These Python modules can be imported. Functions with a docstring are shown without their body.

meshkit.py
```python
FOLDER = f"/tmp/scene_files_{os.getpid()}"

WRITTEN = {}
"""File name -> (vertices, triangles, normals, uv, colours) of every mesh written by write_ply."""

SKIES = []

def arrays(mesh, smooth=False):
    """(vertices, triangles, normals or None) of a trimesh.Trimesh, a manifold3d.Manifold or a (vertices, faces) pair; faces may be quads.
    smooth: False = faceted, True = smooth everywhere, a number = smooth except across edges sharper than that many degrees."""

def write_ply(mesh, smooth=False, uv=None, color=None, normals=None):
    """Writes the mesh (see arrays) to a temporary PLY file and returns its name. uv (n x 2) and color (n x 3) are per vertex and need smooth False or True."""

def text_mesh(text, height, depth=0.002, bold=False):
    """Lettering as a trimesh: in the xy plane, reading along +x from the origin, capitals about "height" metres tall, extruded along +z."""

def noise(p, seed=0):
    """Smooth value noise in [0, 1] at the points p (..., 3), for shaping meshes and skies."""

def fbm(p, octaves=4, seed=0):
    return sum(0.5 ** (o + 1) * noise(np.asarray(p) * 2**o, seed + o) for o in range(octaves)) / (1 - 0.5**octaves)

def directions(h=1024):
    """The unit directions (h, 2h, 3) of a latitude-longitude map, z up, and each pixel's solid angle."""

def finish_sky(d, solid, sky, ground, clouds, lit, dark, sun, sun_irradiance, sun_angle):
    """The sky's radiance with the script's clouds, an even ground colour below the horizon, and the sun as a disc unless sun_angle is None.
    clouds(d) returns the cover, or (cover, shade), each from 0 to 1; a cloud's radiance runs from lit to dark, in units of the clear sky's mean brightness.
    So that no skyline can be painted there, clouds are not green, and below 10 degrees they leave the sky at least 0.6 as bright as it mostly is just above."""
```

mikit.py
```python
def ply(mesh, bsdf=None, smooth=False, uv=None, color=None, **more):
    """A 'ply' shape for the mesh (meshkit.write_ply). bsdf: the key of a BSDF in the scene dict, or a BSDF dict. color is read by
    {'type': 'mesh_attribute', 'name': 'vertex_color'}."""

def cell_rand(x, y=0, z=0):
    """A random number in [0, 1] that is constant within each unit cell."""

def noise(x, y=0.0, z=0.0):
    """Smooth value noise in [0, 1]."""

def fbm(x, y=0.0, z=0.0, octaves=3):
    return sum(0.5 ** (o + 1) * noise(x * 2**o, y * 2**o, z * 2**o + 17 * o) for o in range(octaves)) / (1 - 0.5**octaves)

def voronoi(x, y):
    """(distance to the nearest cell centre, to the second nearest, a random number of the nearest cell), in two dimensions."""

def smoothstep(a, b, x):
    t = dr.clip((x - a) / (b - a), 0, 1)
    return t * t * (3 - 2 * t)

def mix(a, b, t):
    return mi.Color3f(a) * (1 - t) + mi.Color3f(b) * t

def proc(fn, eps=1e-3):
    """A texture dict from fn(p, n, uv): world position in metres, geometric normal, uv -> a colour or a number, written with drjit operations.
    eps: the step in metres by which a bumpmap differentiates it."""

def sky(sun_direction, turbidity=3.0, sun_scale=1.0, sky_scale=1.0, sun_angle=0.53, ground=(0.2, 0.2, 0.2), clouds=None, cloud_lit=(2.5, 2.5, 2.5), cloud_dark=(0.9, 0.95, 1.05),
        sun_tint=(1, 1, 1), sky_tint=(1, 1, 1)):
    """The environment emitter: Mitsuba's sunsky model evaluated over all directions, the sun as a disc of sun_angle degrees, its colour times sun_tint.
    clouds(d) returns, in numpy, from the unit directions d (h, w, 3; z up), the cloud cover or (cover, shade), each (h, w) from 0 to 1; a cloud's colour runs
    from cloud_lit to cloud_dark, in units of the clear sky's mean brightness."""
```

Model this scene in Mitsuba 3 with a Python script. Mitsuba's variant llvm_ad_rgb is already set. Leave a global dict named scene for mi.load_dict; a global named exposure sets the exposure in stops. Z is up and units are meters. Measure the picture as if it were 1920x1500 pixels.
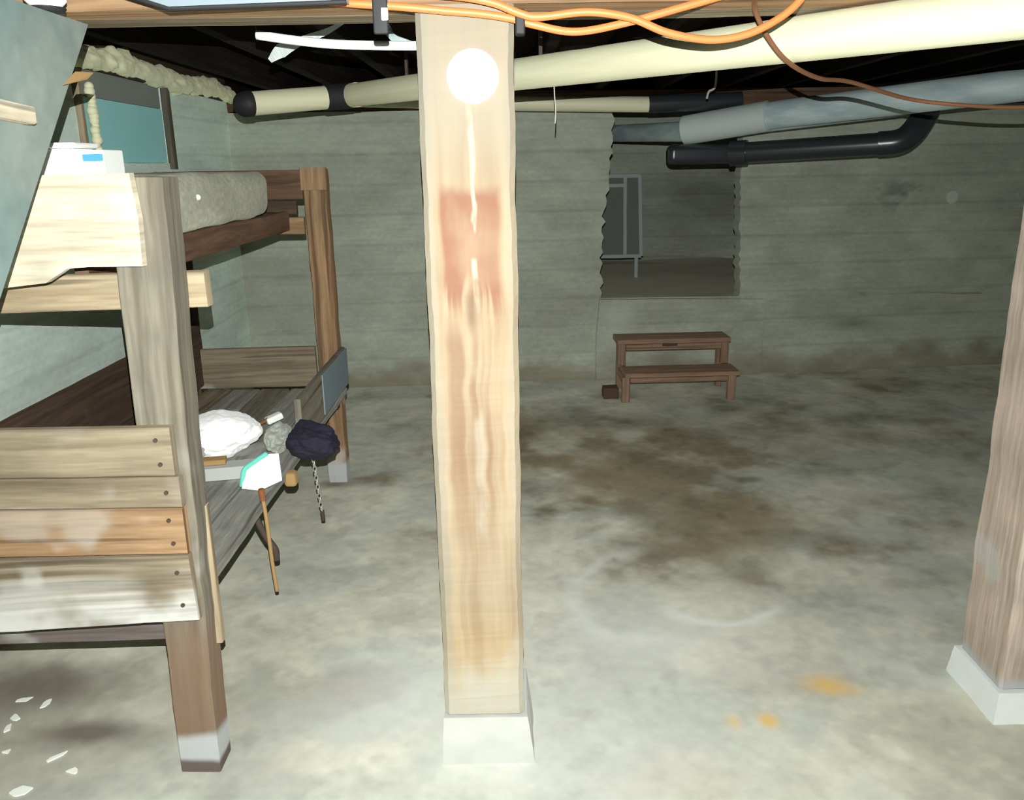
import math, random
import numpy as np, trimesh, mitsuba as mi, drjit as dr, mikit, meshkit
import manifold3d as m3
from shapely.geometry import Polygon, box as sbox
from mikit import noise, fbm, smoothstep, mix, cell_rand, proc, ply

scene, labels = {}, {}
rng = np.random.default_rng(7)

# ------------------------------------------------------------------ camera, light, exposure
F_PX, PITCH, ROLL, EYE = 1600.0, math.radians(15.5), math.radians(1.0), 1.5
FWD = np.array([0, math.cos(PITCH), -math.sin(PITCH)])
UP0 = np.array([0, math.sin(PITCH), math.cos(PITCH)])
UPV = math.sin(ROLL) * np.array([1.0, 0, 0]) + math.cos(ROLL) * UP0
T = mi.ScalarTransform4f
scene['camera'] = {'type': 'perspective', 'fov': math.degrees(2 * math.atan(960 / F_PX)), 'fov_axis': 'x', 'near_clip': 0.05, 'far_clip': 60.0,
                   'to_world': T().look_at(origin=[0, 0, EYE], target=(np.array([0, 0, EYE]) + FWD).tolist(), up=UPV.tolist())}
# the camera's flash: the only light in the cellar, just above the lens
FLASH_AIM = [-0.25, 4.0, 0.45]
scene['flash'] = {'type': 'spot', 'to_world': T().look_at(origin=[0.0, 0.02, EYE + 0.085], target=FLASH_AIM, up=[0, 0, 1]),
                  'intensity': {'type': 'rgb', 'value': [46.0, 47.4, 45.6]}, 'cutoff_angle': 72.0, 'beam_width': 8.0}
exposure = 0.0


# ------------------------------------------------------------------ helpers
def s(r, g, b):
    c = np.array([r, g, b]) / 255.0
    return np.where(c <= 0.04045, c / 12.92, ((c + 0.055) / 1.055) ** 2.4).tolist()


def rgb(c):
    return {'type': 'rgb', 'value': list(map(float, c))}


def mat(name, color, rough=0.8, spec=0.3, **more):
    scene['material_' + name] = {'type': 'twosided', 'bsdf': {'type': 'principled', 'base_color': color if isinstance(color, dict) else rgb(color), 'roughness': rough, 'specular': spec, **more}}
    return name


def numbered(name):
    if name not in scene and name not in labels:
        return name
    k = 1
    while f'{name}_{k:03d}' in scene or f'{name}_{k:03d}' in labels:
        k += 1
    return f'{name}_{k:03d}'


def thing(name, label, cat, group=None):
    key = numbered(name)
    labels[key] = {'label': label, 'category': cat}
    if group:
        labels[key]['group'] = group
    return key


def put(key, mesh, bsdf, smooth=False, uv=None):
    key = numbered(key)
    if isinstance(mesh, tuple) and uv is None and len(mesh) == 3:
        mesh, uv = (mesh[0], mesh[1]), mesh[2]
    scene[key] = ply(mesh, 'material_' + bsdf, smooth=smooth, uv=uv)
    return key


def solo(name, mesh, bsdf, label, cat, smooth=False, group=None):
    key = put(name, mesh, bsdf, smooth)
    labels[key] = {'label': label, 'category': cat}
    if group:
        labels[key]['group'] = group
    return key


def struct(name, mesh, bsdf, smooth=False, label=None):
    key = put(name, mesh, bsdf, smooth)
    if '__' not in name:
        labels[key] = {'kind': 'structure', 'label': label or name.replace('_', ' ')}
    return key


PLANK_ID = [0]


def board(p0, p1, w, t, up=(0, 0, 1), pal=0, ch=0.003, seg=0, wob=0.0015, w1=None, t1=None):
    """A sawn board from p0 to p1 (axis), w wide along up x axis, t thick along up; worn chamfered edges; u runs along the grain."""
    p0, p1, up = (np.asarray(a, float) for a in (p0, p1, up))
    L = np.linalg.norm(p1 - p0)
    a = (p1 - p0) / L
    b = np.cross(up, a)
    b /= np.linalg.norm(b)
    c = np.cross(a, b)
    seg = seg or max(2, int(L / 0.09))
    PLANK_ID[0] += 1
    base = 32.0 * (pal + 12 * (PLANK_ID[0] % 9))
    rows = []
    w1, t1 = w1 or w, t1 or t
    for i in range(seg + 1):
        f = i / seg
        hw, ht = (w + (w1 - w) * f) / 2, (t + (t1 - t) * f) / 2
        q = np.array([(-hw + ch, -ht), (hw - ch, -ht), (hw, -ht + ch), (hw, ht - ch), (hw - ch, ht), (-hw + ch, ht), (-hw, ht - ch), (-hw, -ht + ch)])
        pts = p0 + a * (L * f) + q[:, :1] * b + q[:, 1:] * c
        n = np.stack([meshkit.noise(pts * 9 + 31 * k, seed=PLANK_ID[0]) for k in range(3)], 1) - 0.5
        n += 0.5 * (np.stack([meshkit.noise(pts * 40 + 11 * k, seed=PLANK_ID[0]) for k in range(3)], 1) - 0.5)
        n -= (n @ a)[:, None] * a
        rows.append(pts + 2 * wob * n)
    rows = np.array(rows)
    per = np.concatenate([[0], np.cumsum(np.linalg.norm(np.diff(np.vstack([q, q[:1]]), axis=0), axis=1))])
    V, Fc, UV = [], [], []
    n0 = 0
    for k in range(8):
        k2 = (k + 1) % 8
        for i in range(seg + 1):
            V += [rows[i, k], rows[i, k2]]
            UV += [(base + 4 + L * i / seg, per[k]), (base + 4 + L * i / seg, per[k + 1])]
        for i in range(seg):
            o = n0 + 2 * i
            Fc += [(o, o + 1, o + 3), (o, o + 3, o + 2)]
        n0 += 2 * (seg + 1)
    for e, sgn in ((0, 1), (seg, -1)):
        o = len(V)
        V += list(rows[e])
        UV += [(base + 20 + 0.1 * x[0], x[1] + 5) for x in q]
        for k in range(1, 7):
            Fc.append((o, o + k + 1, o + k) if sgn > 0 else (o, o + k, o + k + 1))
    return np.array(V), np.array(Fc), np.array(UV)


def catmull(pts, n=10):
    p = np.asarray(pts, float)
    p = np.vstack([2 * p[0] - p[1], p, 2 * p[-1] - p[-2]])
    out = []
    for i in range(1, len(p) - 2):
        for t in np.linspace(0, 1, n, endpoint=False):
            a, b, c, d = p[i - 1:i + 3]
            out.append(0.5 * (2 * b + (c - a) * t + (2 * a - 5 * b + 4 * c - d) * t * t + (3 * b - a - 3 * c + d) * t ** 3))
    return np.array(out + [p[-2]])


def tube(points, r, sides=14, curve=True, n=10):
    """A round cable or pipe through the points with closed ends."""
    p = catmull(points, n) if curve and len(points) > 2 else np.asarray(points, float)
    r = np.broadcast_to(r, (len(p),)) if np.ndim(r) < 1 or len(np.atleast_1d(r)) == len(p) else np.interp(np.linspace(0, 1, len(p)), np.linspace(0, 1, len(r)), r)
    t = np.gradient(p, axis=0)
    t /= np.linalg.norm(t, axis=1, keepdims=True)
    a = np.cross(t[0], [0, 0, 1.0] if abs(t[0, 2]) < 0.9 else [1.0, 0, 0])
    ang = np.arange(sides) * 2 * np.pi / sides
    V = []
    for i in range(len(p)):
        a = a - (a @ t[i]) * t[i]
        a /= np.linalg.norm(a)
        b = np.cross(t[i], a)
        V.append(p[i] + r[i] * (np.cos(ang)[:, None] * a + np.sin(ang)[:, None] * b))
    V = np.vstack(V)
    Fc = []
    for i in range(len(p) - 1):
        for k in range(sides):
            k2 = (k + 1) % sides
            q = (i * sides + k, i * sides + k2, (i + 1) * sides + k2, (i + 1) * sides + k)
            Fc += [(q[0], q[1], q[2]), (q[0], q[2], q[3])]
    o = len(V)
    V = np.vstack([V, p[0], p[-1]])
    e = (len(p) - 1) * sides
    for k in range(sides):
        k2 = (k + 1) % sides
        Fc += [(o, k2, k), (o + 1, e + k, e + k2)]
    return trimesh.Trimesh(V, np.array(Fc), process=False)


def rbox(lo, hi, r=0.01, n=8):
    """A box with rounded edges."""
    lo, hi = np.asarray(lo, float), np.asarray(hi, float)
    r = min(r, 0.49 * (hi - lo).min())
    sp = m3.Manifold.sphere(r, n)
    return m3.Manifold.batch_hull([sp.translate([x, y, z]) for x in (lo[0] + r, hi[0] - r) for y in (lo[1] + r, hi[1] - r) for z in (lo[2] + r, hi[2] - r)])


def tm(m):
    q = m.to_mesh()
    return trimesh.Trimesh(q.vert_properties[:, :3], q.tri_verts, process=False)


def rough(mesh, size, amp, freq, seed=0, octaves=3):
    """Subdivides to the edge length and pushes the surface about along its normals."""
    if size:
        v, f = trimesh.remesh.subdivide_to_size(mesh.vertices, mesh.faces, size, max_iter=12)
        mesh = trimesh.Trimesh(v, f, process=True)
    mesh.merge_vertices()
    n = mesh.vertex_normals
    d = (meshkit.fbm(mesh.vertices * freq, octaves, seed) - 0.5) * 2 * amp
    return trimesh.Trimesh(mesh.vertices + n * d[:, None], mesh.faces, process=False)


def blob(center, radii, amp, freq, seed, sub=4, rot=0.0):
    m = trimesh.creation.icosphere(sub)
    d = 1 + amp * (meshkit.fbm(m.vertices * freq + 50 + seed * 3.7, 4, seed) - 0.5) * 2
    v = m.vertices * d[:, None] * np.asarray(radii)
    c, sn = math.cos(rot), math.sin(rot)
    v = v @ np.array([[c, sn, 0], [-sn, c, 0], [0, 0, 1]])
    return trimesh.Trimesh(v + np.asarray(center), m.faces, process=False)


# ------------------------------------------------------------------ materials
def gauss(p, x, y, rx, ry, warp=0.0):
    a, b = (p.x - x) / rx, (p.y - y) / ry
    return dr.exp(-(a * a + b * b) * dr.maximum(1 + warp, 0.35))


def floor_color(p, n, uv):
    big = fbm(p.x * 1.3, p.y * 1.3, 3.0, 4)
    mid = fbm(p.x * 4.5 + 9, p.y * 4.5, 1.0, 5)
    fine = fbm(p.x * 30, p.y * 30, 2.0, 4)
    cool = fbm(p.x * 2.6 + 4, p.y * 3.4, 8.0, 4)
    c = mix(s(186, 182, 164), s(216, 214, 196), smoothstep(0.2, 0.8, 0.5 * big + 0.5 * mid))
    c = mix(c, s(186, 190, 178), 0.7 * smoothstep(0.42, 0.62, cool))
    spots = smoothstep(0.52, 0.80, fbm(p.x * 11 + 3, p.y * 11, 12.0, 4))
    c = c * (0.70 + 0.34 * mid + 0.26 * fine) * (1 - 0.16 * spots)
    w = 2.6 * (mid - 0.5)
    damp = 1.0 * gauss(p, 0.92, 3.35, 0.5, 0.42, w) + 0.9 * gauss(p, 0.55, 3.95, 0.45, 0.4, w) + 0.5 * gauss(p, -0.15, 4.5, 0.5, 0.8, w) + 0.5 * gauss(p, 0.6, 4.9, 1.6, 0.6, w) + 0.4 * gauss(p, 1.6, 4.3, 1.2, 0.6, w) + 0.6 * gauss(p, 2.6, 5.75, 0.6, 0.3, w)
    c = c * (1 - smoothstep(0.1, 1.0, damp) * 0.5 * mi.Color3f(0.86, 1.0, 1.2))
    d = dr.sqrt(dr.square((p.x - 0.70) / 0.30) + dr.square((p.y - 2.72) / 0.26)) + 0.5 * (mid - 0.5)
    ring = dr.exp(-dr.square((d - 0.7) / 0.08)) * smoothstep(2.72, 2.6, p.y)
    d2 = dr.sqrt(dr.square((p.x - 0.62) / 0.5) + dr.square((p.y - 2.75) / 0.45)) + 0.5 * (mid - 0.5)
    ring2 = dr.exp(-dr.square((d2 - 0.8) / 0.1)) * smoothstep(0.62, 0.4, p.x)
    c = mix(c, s(236, 238, 232), dr.clip(0.6 * ring + 0.4 * ring2, 0, 1))
    eff = gauss(p, -0.36, 2.2, 0.2, 0.22, w) + 0.5 * gauss(p, 0.1, 1.85, 0.4, 0.25, w) + 0.7 * gauss(p, 0.4, 2.45, 0.5, 0.3, w)
    c = mix(c, s(230, 231, 228), dr.clip(0.4 * eff, 0, 0.6))
    dirt = gauss(p, -1.46, 2.27, 0.22, 0.13, w) + 0.9 * gauss(p, -1.19, 2.04, 0.14, 0.05, w) + 0.35 * gauss(p, -0.53, 2.26, 0.12, 0.1, 2 * w) + 0.75 * gauss(p, 0.72, 5.45, 0.1, 0.06, w) + 0.9 * gauss(p, -0.87, 3.93, 0.12, 0.07, w) + 0.35 * gauss(p, -1.3, 1.9, 0.5, 0.35, w)
    c = mix(c, s(104, 92, 80), dr.clip(0.85 * dirt * (0.4 + 1.2 * mid), 0, 0.85))
    foot = gauss(p, -0.80, 2.27, 0.045, 0.07) + gauss(p, -0.74, 2.16, 0.035, 0.06)
    c = mix(c, s(164, 168, 156), dr.clip(1.3 * foot, 0, 1) * 0.5)
    oc = gauss(p, 0.695, 2.041, 0.024, 0.03) + 0.5 * gauss(p, 0.6, 2.035, 0.018, 0.03) + 0.7 * gauss(p, 0.91, 2.205, 0.035, 0.03, w) + 0.4 * gauss(p, 0.97, 2.17, 0.04, 0.025, w)
    c = mix(c, s(232, 190, 104), dr.clip(oc, 0, 0.85))
    return c


def wall_color(p, n, uv):
    q = p.x + 0.25 * p.y
    band = dr.floor(p.z / 0.197)
    t = cell_rand(band, 3, 5)
    big = fbm(q * 1.1, p.y * 0.6, p.z * 1.8, 3)
    mid = fbm(q * 5, p.y * 3, p.z * 7, 4)
    grain = fbm(q * 4, p.y * 2, p.z * 60, 3)
    fine = fbm(q * 45, p.y * 45, p.z * 45, 2)
    c = mix(s(160, 154, 138), s(190, 187, 168), smoothstep(0.25, 0.75, 0.5 * big + 0.4 * mid + 0.1 * t))
    c = c * (0.8 + 0.2 * grain + 0.2 * fine)
    j = dr.abs(p.z / 0.197 - dr.floor(p.z / 0.197 + 0.5))
    c = c * (1 - 0.12 * smoothstep(0.09, 0.0, j + 0.08 * (mid - 0.5)))
    # damp, rusty foot of the wall and patches
    foot = smoothstep(0.24, 0.02, p.z + 0.25 * (mid - 0.5))
    c = mix(c, s(128, 104, 78), 0.6 * foot)
    d = dr.square((p.x - 2.48) / 0.2) + dr.square((p.z - 0.345) / 0.06)
    c = c * (1 - 0.4 * dr.exp(-d) * (0.5 + mid))
    d = dr.square((p.x - 2.75) / 0.22) + dr.square((p.z - 1.25) / 0.13)
    c = c * (1 - 0.5 * dr.exp(-d) * smoothstep(0.45, 0.6, mid))
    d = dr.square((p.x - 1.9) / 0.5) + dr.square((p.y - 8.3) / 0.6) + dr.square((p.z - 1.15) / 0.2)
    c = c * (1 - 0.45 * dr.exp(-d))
    d = dr.square((p.x - 0.75) / 0.12) + dr.square((p.z - 0.45) / 0.12)
    c = mix(c, s(205, 205, 192), 0.35 * dr.exp(-d))
    d = dr.square((p.x - 3.113) / 0.045) + dr.square((p.z - 1.218) / 0.045)
    c = mix(c, s(215, 213, 200), 0.55 * smoothstep(1.1, 0.7, d))
    return c * mi.Color3f(1.02, 1.15, 1.2)


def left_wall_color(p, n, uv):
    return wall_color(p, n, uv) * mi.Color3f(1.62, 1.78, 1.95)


PAL = [  # light, dark
    (s(222, 200, 158), s(168, 138, 96)),    # 0 fresh tan
    (s(158, 149, 128), s(100, 90, 73)),    # 1 weathered grey beige
    (s(180, 162, 128), s(112, 92, 68)),    # 2 grey tan
    (s(206, 166, 112), s(150, 100, 62)),    # 3 orange tan
    (s(190, 188, 178), s(124, 120, 110)),    # 4 silver grey
    (s(118, 92, 70), s(72, 52, 40)),        # 5 dark brown
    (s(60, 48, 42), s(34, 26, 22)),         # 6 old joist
    (s(236, 212, 190), s(190, 164, 142)),    # 7 dusty brown (right post)
    (s(150, 112, 82), s(104, 70, 48)),      # 8 red brown
    (s(206, 162, 126), s(158, 120, 92)),      # 9 stool
    (s(150, 134, 130), s(108, 94, 90)),     # 10 purplish grey
    (s(250, 238, 208), s(212, 190, 148)),   # 11 pale plywood
]


def wood_color(p, n, uv):
    ident = dr.floor(uv.x / 32)
    u, v = uv.x - ident * 32, uv.y
    which = ident - 12 * dr.floor(ident / 12)
    seed = dr.floor(ident / 12) * 13.0 + which * 3
    a, b = mi.Color3f(PAL[0][0]), mi.Color3f(PAL[0][1])
    for i in range(1, 12):
        on = dr.abs(which - i) < 0.5
        a, b = dr.select(on, mi.Color3f(PAL[i][0]), a), dr.select(on, mi.Color3f(PAL[i][1]), b)
    wv = v + 0.03 * fbm(u * 2 + seed, v * 3, seed, 2)
    lines = fbm(u * 1.6 + seed, wv * 70, seed, 3)
    broad = fbm(u * 1.2 + seed * 2, wv * 14, seed + 5, 3)
    blotch = fbm(p.x * 7 + seed, p.y * 7, p.z * 7, 4)
    c = mix(a, b, smoothstep(0.2, 0.85, 0.45 * lines + 0.25 * broad + 0.3 * blotch))
    c = c * (0.8 + 0.4 * fbm(u * 14 + seed, v * 160, seed + 2, 2))
    crack = smoothstep(0.74, 0.82, fbm(u * 0.9 + seed, wv * 45, seed + 9, 2))
    c = c * (1 - 0.45 * crack)
    c = c * (0.6 + 0.8 * blotch)
    c = mix(c, s(225, 223, 214), 0.55 * smoothstep(0.6, 0.75, fbm(p.x * 7, p.y * 7, p.z * 7 + seed, 3)) * smoothstep(1.1, 0.4, p.z) * smoothstep(4.6, 4.2, p.y))
    frost = smoothstep(0.60, 0.46, p.z + 0.12 * (lines - 0.5)) * smoothstep(1.853, 1.849, p.y) * smoothstep(0.40, 0.44, p.z + 0.03)
    c = mix(c, s(255, 255, 248), 0.72 * frost * smoothstep(0.2, 0.55, blotch))
    near = smoothstep(2.3, 2.2, p.y) * smoothstep(0.6, 0.4, dr.abs(which - 1.0))
    c = mix(c, s(158, 118, 88), 0.75 * near * smoothstep(0.5, 0.35, p.z) * (0.6 + 0.6 * blotch))
    damp = smoothstep(0.13, 0.09, p.z + 0.05 * (blotch - 0.5)) * smoothstep(4.6, 4.2, p.y)
    c = mix(c, s(214, 220, 222), 0.9 * damp)
    c = mix(c, s(96, 62, 48), 0.85 * smoothstep(0.04, 0.02, p.z + 0.03 * (blotch - 0.5)) * smoothstep(2.3, 2.2, p.y))
    grey = (c.x + c.y + c.z) / 3
    return 0.62 * mix(c, mi.Color3f(grey), 0.22)


def post_color(p, n, uv):
    x = p.x + 0.028 * (fbm(p.z * 7, p.x * 9, 3.0, 3) - 0.5)
    u, v = p.z, x + p.y * 0.7
    lines = fbm(u * 2.5, v * 75, 1.0, 3)
    broad = fbm(u * 1.8 + 5, v * 18, 2.0, 3)
    blotch = fbm(p.x * 12, p.y * 12, p.z * 6, 4)
    c = mix(s(176, 154, 118), s(146, 118, 82), smoothstep(0.2, 0.85, 0.35 * lines + 0.35 * broad + 0.3 * blotch))
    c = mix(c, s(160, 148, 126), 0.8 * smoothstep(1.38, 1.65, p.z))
    edge = smoothstep(0.036, 0.02, x + 0.187) + 0.6 * smoothstep(0.03, 0.015, 0.017 - x)
    c = mix(c, s(150, 144, 126), 0.6 * dr.clip(edge, 0, 1))
    z = p.z + 0.05 * (blotch - 0.5)
    red = smoothstep(1.47, 1.43, z) * smoothstep(1.18, 1.25, z + 0.12 * (lines - 0.5)) * smoothstep(-0.152, -0.138, x) * smoothstep(-0.006, -0.026, x)
    c = mix(c, s(144, 90, 62), red * (0.6 + 0.45 * smoothstep(0.3, 0.6, blotch)) * 0.85)
    tip = dr.exp(-dr.square((x + 0.083) / 0.012)) * smoothstep(1.11, 1.17, p.z) * smoothstep(1.26, 1.2, p.z)
    c = mix(c, s(104, 66, 44), 0.6 * tip)
    drip = smoothstep(1.2, 1.1, p.z) * smoothstep(0.45, 0.9, p.z) * smoothstep(0.44, 0.66, fbm(u * 1.2, v * 30, 6.0, 3)) * smoothstep(-0.155, -0.13, x) * smoothstep(0.012, -0.02, x)
    c = mix(c, s(128, 88, 58), 0.6 * drip)
    w = dr.abs(p.x + 0.080 + 0.014 * (noise(p.z * 17, 1.0) - 0.5))
    streak = smoothstep(0.009, 0.002, w) * smoothstep(1.16, 1.3, p.z) * smoothstep(1.63, 1.58, p.z) * smoothstep(0.42, 0.66, fbm(p.z * 22, p.x * 60, 4.0, 2) + 0.22 * smoothstep(1.40, 1.5, p.z))
    c = mix(c, s(196, 184, 156), 0.75 * streak)
    pale = smoothstep(0.02, 0.004, dr.abs(x + 0.075)) * smoothstep(0.4, 0.6, p.z) * smoothstep(1.1, 1.0, p.z) * smoothstep(0.4, 0.6, blotch)
    c = mix(c, s(182, 172, 148), 0.5 * pale)
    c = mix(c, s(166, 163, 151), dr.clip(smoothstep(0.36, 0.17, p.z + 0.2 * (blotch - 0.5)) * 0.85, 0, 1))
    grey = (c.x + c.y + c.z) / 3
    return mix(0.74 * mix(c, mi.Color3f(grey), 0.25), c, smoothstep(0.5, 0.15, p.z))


def mattress_color(p, n, uv):
    f = fbm(p.x * 70, p.y * 70, p.z * 70, 2)
    m = fbm(p.x * 6, p.y * 6, p.z * 12, 3)
    return mix(s(150, 150, 134), s(184, 184, 166), m) * (0.75 + 0.5 * f)


def stringer_color(p, n, uv):
    m = fbm(p.y * 5, p.z * 5, 2.0, 4)
    g = fbm(p.y * 4 + p.z * 30, p.z * 4 - p.y * 30, 5.0, 3)
    c = 0.8 * mix(s(146, 158, 148), s(176, 176, 162), smoothstep(0.3, 0.7, m))
    c = mix(c, s(128, 142, 136), 0.25 * smoothstep(0.55, 0.75, fbm(p.y * 9, p.z * 9, 9.0, 3)))
    return c * (0.85 + 0.3 * g) * mi.Color3f(0.58, 0.68, 0.74)


def duct_color(p, n, uv):
    m = fbm(p.x * 5, p.y * 5, p.z * 16, 4)
    return mix(s(168, 188, 192), s(204, 220, 220), smoothstep(0.25, 0.75, m))


def pvc_color(p, n, uv):
    m = fbm(p.x * 3, p.y * 3, p.z * 40, 3)
    return mix(s(210, 208, 172), s(234, 232, 202), m)


def concrete_block_color(p, n, uv):
    m = fbm(p.x * 14, p.y * 14, p.z * 14, 4)
    return mix(s(170, 171, 166), s(188, 188, 182), m)


def blue_color(p, n, uv):
    m = fbm(p.y * 6, p.z * 6, 1.0, 3)
    c = mix(s(172, 244, 246), s(192, 250, 250), m)
    return c


mat('concrete_floor', proc(floor_color), 0.85, 0.25)
mat('concrete_wall', proc(wall_color), 0.95, 0.1)
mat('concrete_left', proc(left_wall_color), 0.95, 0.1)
mat('wood', proc(wood_color), 0.85, 0.2)
mat('post_wood', proc(post_color), 0.85, 0.2)
mat('mattress_cloth', proc(mattress_color), 0.95, 0.1, sheen=0.3)
mat('stringer_paint', proc(stringer_color), 0.7, 0.3)
mat('duct_grey', proc(duct_color), 0.5, 0.4)
mat('pvc', proc(pvc_color), 0.5, 0.4)
mat('block', proc(concrete_block_color), 0.95, 0.1)
mat('panel_blue', proc(blue_color), 0.7, 0.3)
mat('abs_black', s(46, 50, 54), 0.28, 0.6)
mat('rubber', s(40, 40, 42), 0.6, 0.3)
mat('white_plastic', s(246, 246, 242), 0.5, 0.4)
mat('white_disc', s(250, 250, 248), 0.6, 0.3)
mat('white_cloth', s(254, 254, 253), 0.9, 0.1)
mat('orange', s(206, 122, 68), 0.45, 0.45)
mat('brown_cable', s(120, 82, 58), 0.6, 0.3)
mat('foam', s(254, 254, 214), 0.9, 0.1)
mat('galvanized', s(128, 142, 150), 0.45, 0.5)
mat('black_cloth', s(44, 42, 54), 0.9, 0.1)
mat('grey_rag', s(164, 168, 158), 0.95, 0.1)
mat('carton', s(236, 238, 234), 0.85, 0.2)
mat('carton_grey', s(176, 178, 174), 0.9, 0.1)
mat('teal', s(104, 196, 178), 0.7, 0.2)
mat('cyan', s(80, 156, 190), 0.6, 0.3)
mat('amber_wood', s(158, 128, 86), 0.85, 0.2)
mat('steel', s(188, 186, 178), 0.4, 0.5, metallic=0.6)
mat('rust', s(130, 84, 54), 0.9, 0.1)
mat('nail_iron', s(70, 58, 50), 0.7, 0.3)
mat('paint_chip', s(248, 252, 240), 0.8, 0.2)
mat('frame_paint', s(168, 176, 172), 0.7, 0.3)
mat('mesh_grey', s(112, 118, 110), 0.9, 0.1)
mat('soil', s(176, 172, 154), 1.0, 0.05)
mat('brick_brown', s(92, 72, 60), 0.95, 0.1)
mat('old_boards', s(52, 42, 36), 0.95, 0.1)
mat('shade_grey', s(150, 156, 150), 0.9, 0.1)
mat('footing_grey', s(222, 226, 224), 0.95, 0.1)
mat('web', s(180, 178, 168), 0.95, 0.1)
mat('tape_silver', s(196, 206, 204), 0.45, 0.4)

# ------------------------------------------------------------------ the room
CORNER = np.array([-1.79, 5.76, 0.0])
E_S = np.array([1, 0.077, 0]) / math.hypot(1, 0.077)      # along the far wall
E_N = np.array([-E_S[1], E_S[0], 0])                      # away from the camera
WALL_TOP = 1.84


def far_pt(sx, z, d=0.0):
    return CORNER + E_S * sx + np.array([0, 0, z]) + E_N * d


def sx_of(x):
    return (x - CORNER[0]) / E_S[0]


# floor, gently uneven
gx, gy = np.meshgrid(np.linspace(-2.0, 4.4, 65), np.linspace(-3.0, 6.35, 95), indexing='ij')
pts = np.stack([gx, gy, 0 * gx], -1).reshape(-1, 3)
pts[:, 2] = -0.004 * meshkit.fbm(pts * 2.2, 3, 4)
ii, jj = np.meshgrid(np.arange(64), np.arange(94), indexing='ij')
quad = np.stack([ii * 95 + jj, (ii + 1) * 95 + jj, (ii + 1) * 95 + jj + 1, ii * 95 + jj + 1], -1).reshape(-1, 4)
struct('floor', (pts, quad), 'concrete_floor', smooth=True, label='stained grey concrete cellar floor')

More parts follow.
